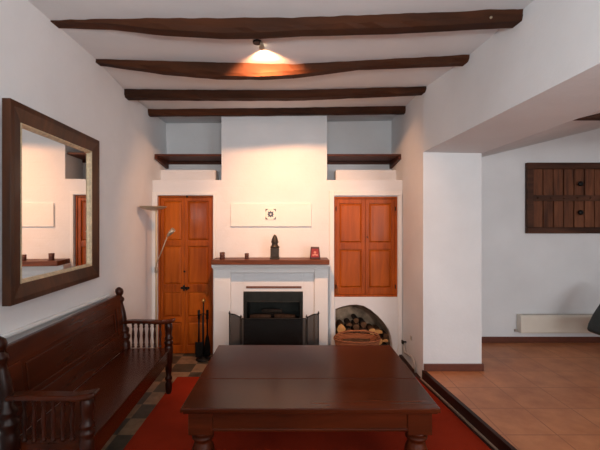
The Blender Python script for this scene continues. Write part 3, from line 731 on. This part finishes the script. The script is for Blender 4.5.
# ------------------------------------------------------------------ table
tz = .50
tx0, tx1, ty0, ty1 = -.635, .831, 2.078, 3.16
t = thing('coffee_table', 'large low dark mahogany table with thick turned legs on the red rug', 'table', ((tx0+tx1)/2,(ty0+ty1)/2,0))
w, l = (tx1-tx0)/2, (ty1-ty0)/2
ym = 2.48-(ty0+ty1)/2
bm = B(); bev_box(bm, -w, w, -l, ym-.0012, tz-.024, tz, .006, 3); bev_box(bm, -w, w, ym+.0012, l, tz-.024, tz, .006, 3); bev_box(bm, -w+.012, w-.012, -l+.012, l-.012, tz-.036, tz-.0235, .005)
obj('tabletop', bm, M['table_top'], t)
aw, al = w-.045, l-.045
for (a,b_,c,d_) in ((-aw+.12,aw-.12,-al,-al+.03),(-aw+.12,aw-.12,al-.03,al),(-aw,-aw+.03,-al+.12,al-.12),(aw-.03,aw,-al+.12,al-.12)):
    bm = B(); bev_box(bm, a, b_, c, d_, tz-.135, tz-.036, .003)
    ap = obj('apron', bm, M['table'], t)
    bm = B(); bev_box(bm, a, b_, c-.006 if c < 0 and b_-a > .5 else c, d_+.006 if d_ > 0 and b_-a > .5 else d_, tz-.15, tz-.134, .004); obj('apron_bead', bm, M['table'], ap)
for sx_ in (-1,1):
    for sy_ in (-1,1):
        bm = B(); cx_, cy_ = sx_*(aw-.06), sy_*(al-.06)
        bev_box(bm, cx_-.07, cx_+.07, cy_-.07, cy_+.07, tz-.17, tz-.036, .006)
        lathe(bm, (cx_,cy_,0), [(.045,.012),(.055,.03),(.05,.05),(.035,.07),(.045,.09),(.062,.13),(.068,.18),(.064,.22),(.05,.26),(.045,.275),(.062,.285),(.064,.298),(.052,.308),(.066,.32),(.066,.332)], 24)
        obj('leg', bm, M['table'], t)
# rug
bm = B(); prism(bm, [(-1.15,.3),(xr(.3)-.047,.3),(xr(1.5)-.047,1.5),(xr(2.5)-.047,2.5),(xr(3.6)-.047,3.61),(xr(3.6)-.047,3.68),(-1.15,3.68)], 0, .010, plane='XY')
tag(obj('rug', bm, M['rug']), 'plain red wool rug under the low mahogany table', 'rug')

# ------------------------------------------------------------------ room beyond
t = thing('wall_heater', 'low cream electric heater on the wall below the wooden shutter', 'heater', (3.4, RB, 0))
x0, x1 = PX(520.5,4.37)-3.4, 3.95-3.4; z0, z1 = PZ(333.5,4.36), PZ(315.5,4.36)
bm = B(); prism(bm, [(-.02,z0+.01),(-.09,z0),(-.095,z0+.02),(-.09,z1-.02),(-.07,z1),(-.001,z1),(-.001,z0+.01)], x0, x1, plane='YZ'); obj('casing', bm, M['heater'], t, bevel=.005)
bm = B()
bx(bm, x0+.05, x1-.05, -.06, -.02, z1, z1+.002)
obj('top_vent', bm, M['pipe'], t)
bm = B(); bev_box(bm, x0-.03, x0+.01, -.03, -.001, z0+.0, z0+.03, .003); obj('bracket', bm, M['pipe'], t)
# shutter
sy0 = RB-.05
t = thing('wooden_shutter', 'weathered dark wooden hatch with plank panels on the right room wall', 'shutter', (PX(590,4.4), RB, PZ(198,4.4)))
ox, oz = t.location.x, t.location.z
X0, X1 = PX(527.5,4.4)-ox, PX(654,4.4)-ox; Z0, Z1 = PZ(233.5,4.4)-oz, PZ(162.5,4.4)-oz
bm = B(); e = .075
bx(bm, X0, X1, -.05, 0, Z1-e, Z1); bx(bm, X0, X1, -.05, 0, Z0, Z0+e); bx(bm, X0, X0+e, -.05, 0, Z0+e, Z1-e); bx(bm, X1-e, X1, -.05, 0, Z0+e, Z1-e)
obj('outer_frame', bm, M['shutter_dark'], t, bevel=.006)
zm = PZ(198,4.4)-oz
bm = B(); bx(bm, X0+e, X1-e, -.045, -.005, zm-.035, zm+.035)
for k in range(9):
    xx = X0+e+.05+(X1-X0-2*e-.1)*k/8; lathe(bm, (xx,-.047,zm), [(.002,-.012),(.012,-.004),(.012,.004),(.002,.012)], 8)
obj('middle_rail', bm, M['shutter_dark'], t, bevel=.004)
npl = 11; wp = (X1-X0-2*e)/npl
for k in range(npl):
    for (a,b_) in ((Z0+e,zm-.035),(zm+.035,Z1-e)):
        dz = random.uniform(-.004,.004)
        bm = B(); bev_box(bm, X0+e+wp*k+.006, X0+e+wp*(k+1)-.006, -.03+dz, -.012+dz, a, b_, .005)
        o = obj('plank', bm, M['shutter'], t)
bm = B(); bx(bm, X0+e, X1-e, -.008, -.001, Z0+e, Z1-e); obj('backing', bm, M['shutter_dark'], t)
for py in (183.5,212.5):
    bm = B(); lathe(bm, (0,0,0), [(.014,-.03),(.03,-.02),(.03,-.008),(.012,0),(.012,.02)], 14); k = obj('knob', bm, M['iron'], t, loc=(PX(582.5,4.36)-ox,-.05,PZ(py,4.36)-oz)); k.rotation_euler = (-math.pi/2,0,0)
# dark lounge chair, only its front edge in view
t = thing('lounge_chair', 'dark green padded chair whose rounded edge juts in at the right of the frame', 'chair', (3.25,3.5,RF))
ox = 3.25
tip = PX(586,3.4)-ox
prof = [(586,329),(587.5,323),(592,314),(600,302),(612,290),(622,284),(626,288),(622,300),(614,316),(604,326),(594,330.5),(588,331.5)]
YC = 3.9
poly = [(PX(a,YC)-ox, PZ(b_,YC)-RF) for a,b_ in prof]
bm = B(); prism(bm, poly, -.12, .4)
o = obj('seat_cushion', bm, M['leather'], t, bevel=.02)
bm = B(); p1 = [(608,318),(640,320),(664,316),(690,240),(700,242),(676,326),(650,333),(608,329)]
prism(bm, [(PX(a,YC)-ox+.0, PZ(b_,YC)-RF) for a,b_ in p1], -.11, .39); obj('backrest', bm, M['leather'], t, bevel=.02)
for xx in (.1, .52):
    for yy in (-.05,.33):
        bm = B(); lathe(bm, (xx,yy,0), [(.014,0),(.02,.12),(.022,PZ(328,YC)-RF)], 12); obj('leg', bm, M['bench_v'], t)

# ------------------------------------------------------------------ light
def area(name, loc, rot, sx_, sy_, power, col):
    d = bpy.data.lights.new(name, 'AREA'); d.shape = 'RECTANGLE'; d.size = sx_; d.size_y = sy_; d.energy = power; d.color = col
    o = bpy.data.objects.new(name, d); C.objects.link(o); o.location = loc; o.rotation_euler = rot; return o
H = math.pi/2
area('window_daylight', (0,YS-.05,1.65), (H,0,0), 2.2, 1.3, 31, (1,.985,.965))  # unseen fill added behind the camera for the even front light
area('ceiling_bounce_lamp', (.1,-.7,1.75), (math.radians(180-22),0,0), 1.2, .6, 66, (.94,.975,1))  # added upward fill with no fixture, lifts the ceiling brightness
area('window_daylight_right', (3.45,YS-.05,1.58), (H,0,0), 2.2, 1.05, 82, (.95,.975,1))  # unseen cool fill added to brighten the right room
def spot(name, loc, target, ang, blend, power, col, size):
    d = bpy.data.lights.new(name, 'SPOT'); d.spot_size = math.radians(ang); d.spot_blend = blend; d.energy = power; d.color = col; d.shadow_soft_size = size
    o = bpy.data.objects.new(name, d); C.objects.link(o); o.location = loc
    o.rotation_euler = (Vector(target)-Vector(loc)).to_track_quat('-Z','Y').to_euler(); return o
sp = (sx, sy+.045, sz-.043)
warm = (1,.47,.22)
spot('spotlight_beam', sp, (PX(288,4.3), 4.3, PZ(212,4.3)), 66, 1, 165, warm, .012)
spot('spotlight_spill', sp, (PX(283,4.3), 4.3, PZ(205,4.3)), 112, .4, 85, warm, .012)
wd = bpy.data.worlds.new('World'); S.world = wd; wd.use_nodes = True
wd.node_tree.nodes['Background'].inputs['Color'].default_value = (.75,.82,.95,1); wd.node_tree.nodes['Background'].inputs['Strength'].default_value = .6

# ------------------------------------------------------------------ camera
cd = bpy.data.cameras.new('camera'); cam = bpy.data.objects.new('camera', cd); C.objects.link(cam)
cam.location = (0,0,EYE); cam.rotation_euler = (H,0,0)
cd.sensor_width = 36; cd.lens = F/600*36; cd.shift_x = (300-CX)/600; cd.shift_y = -(225-CY)/600; cd.clip_start = .02
S.camera = cam
vs = S.view_settings; vs.view_transform = 'Standard'; vs.look = 'None'; vs.gamma = 1; vs.exposure = 0; vs.use_curve_mapping = False
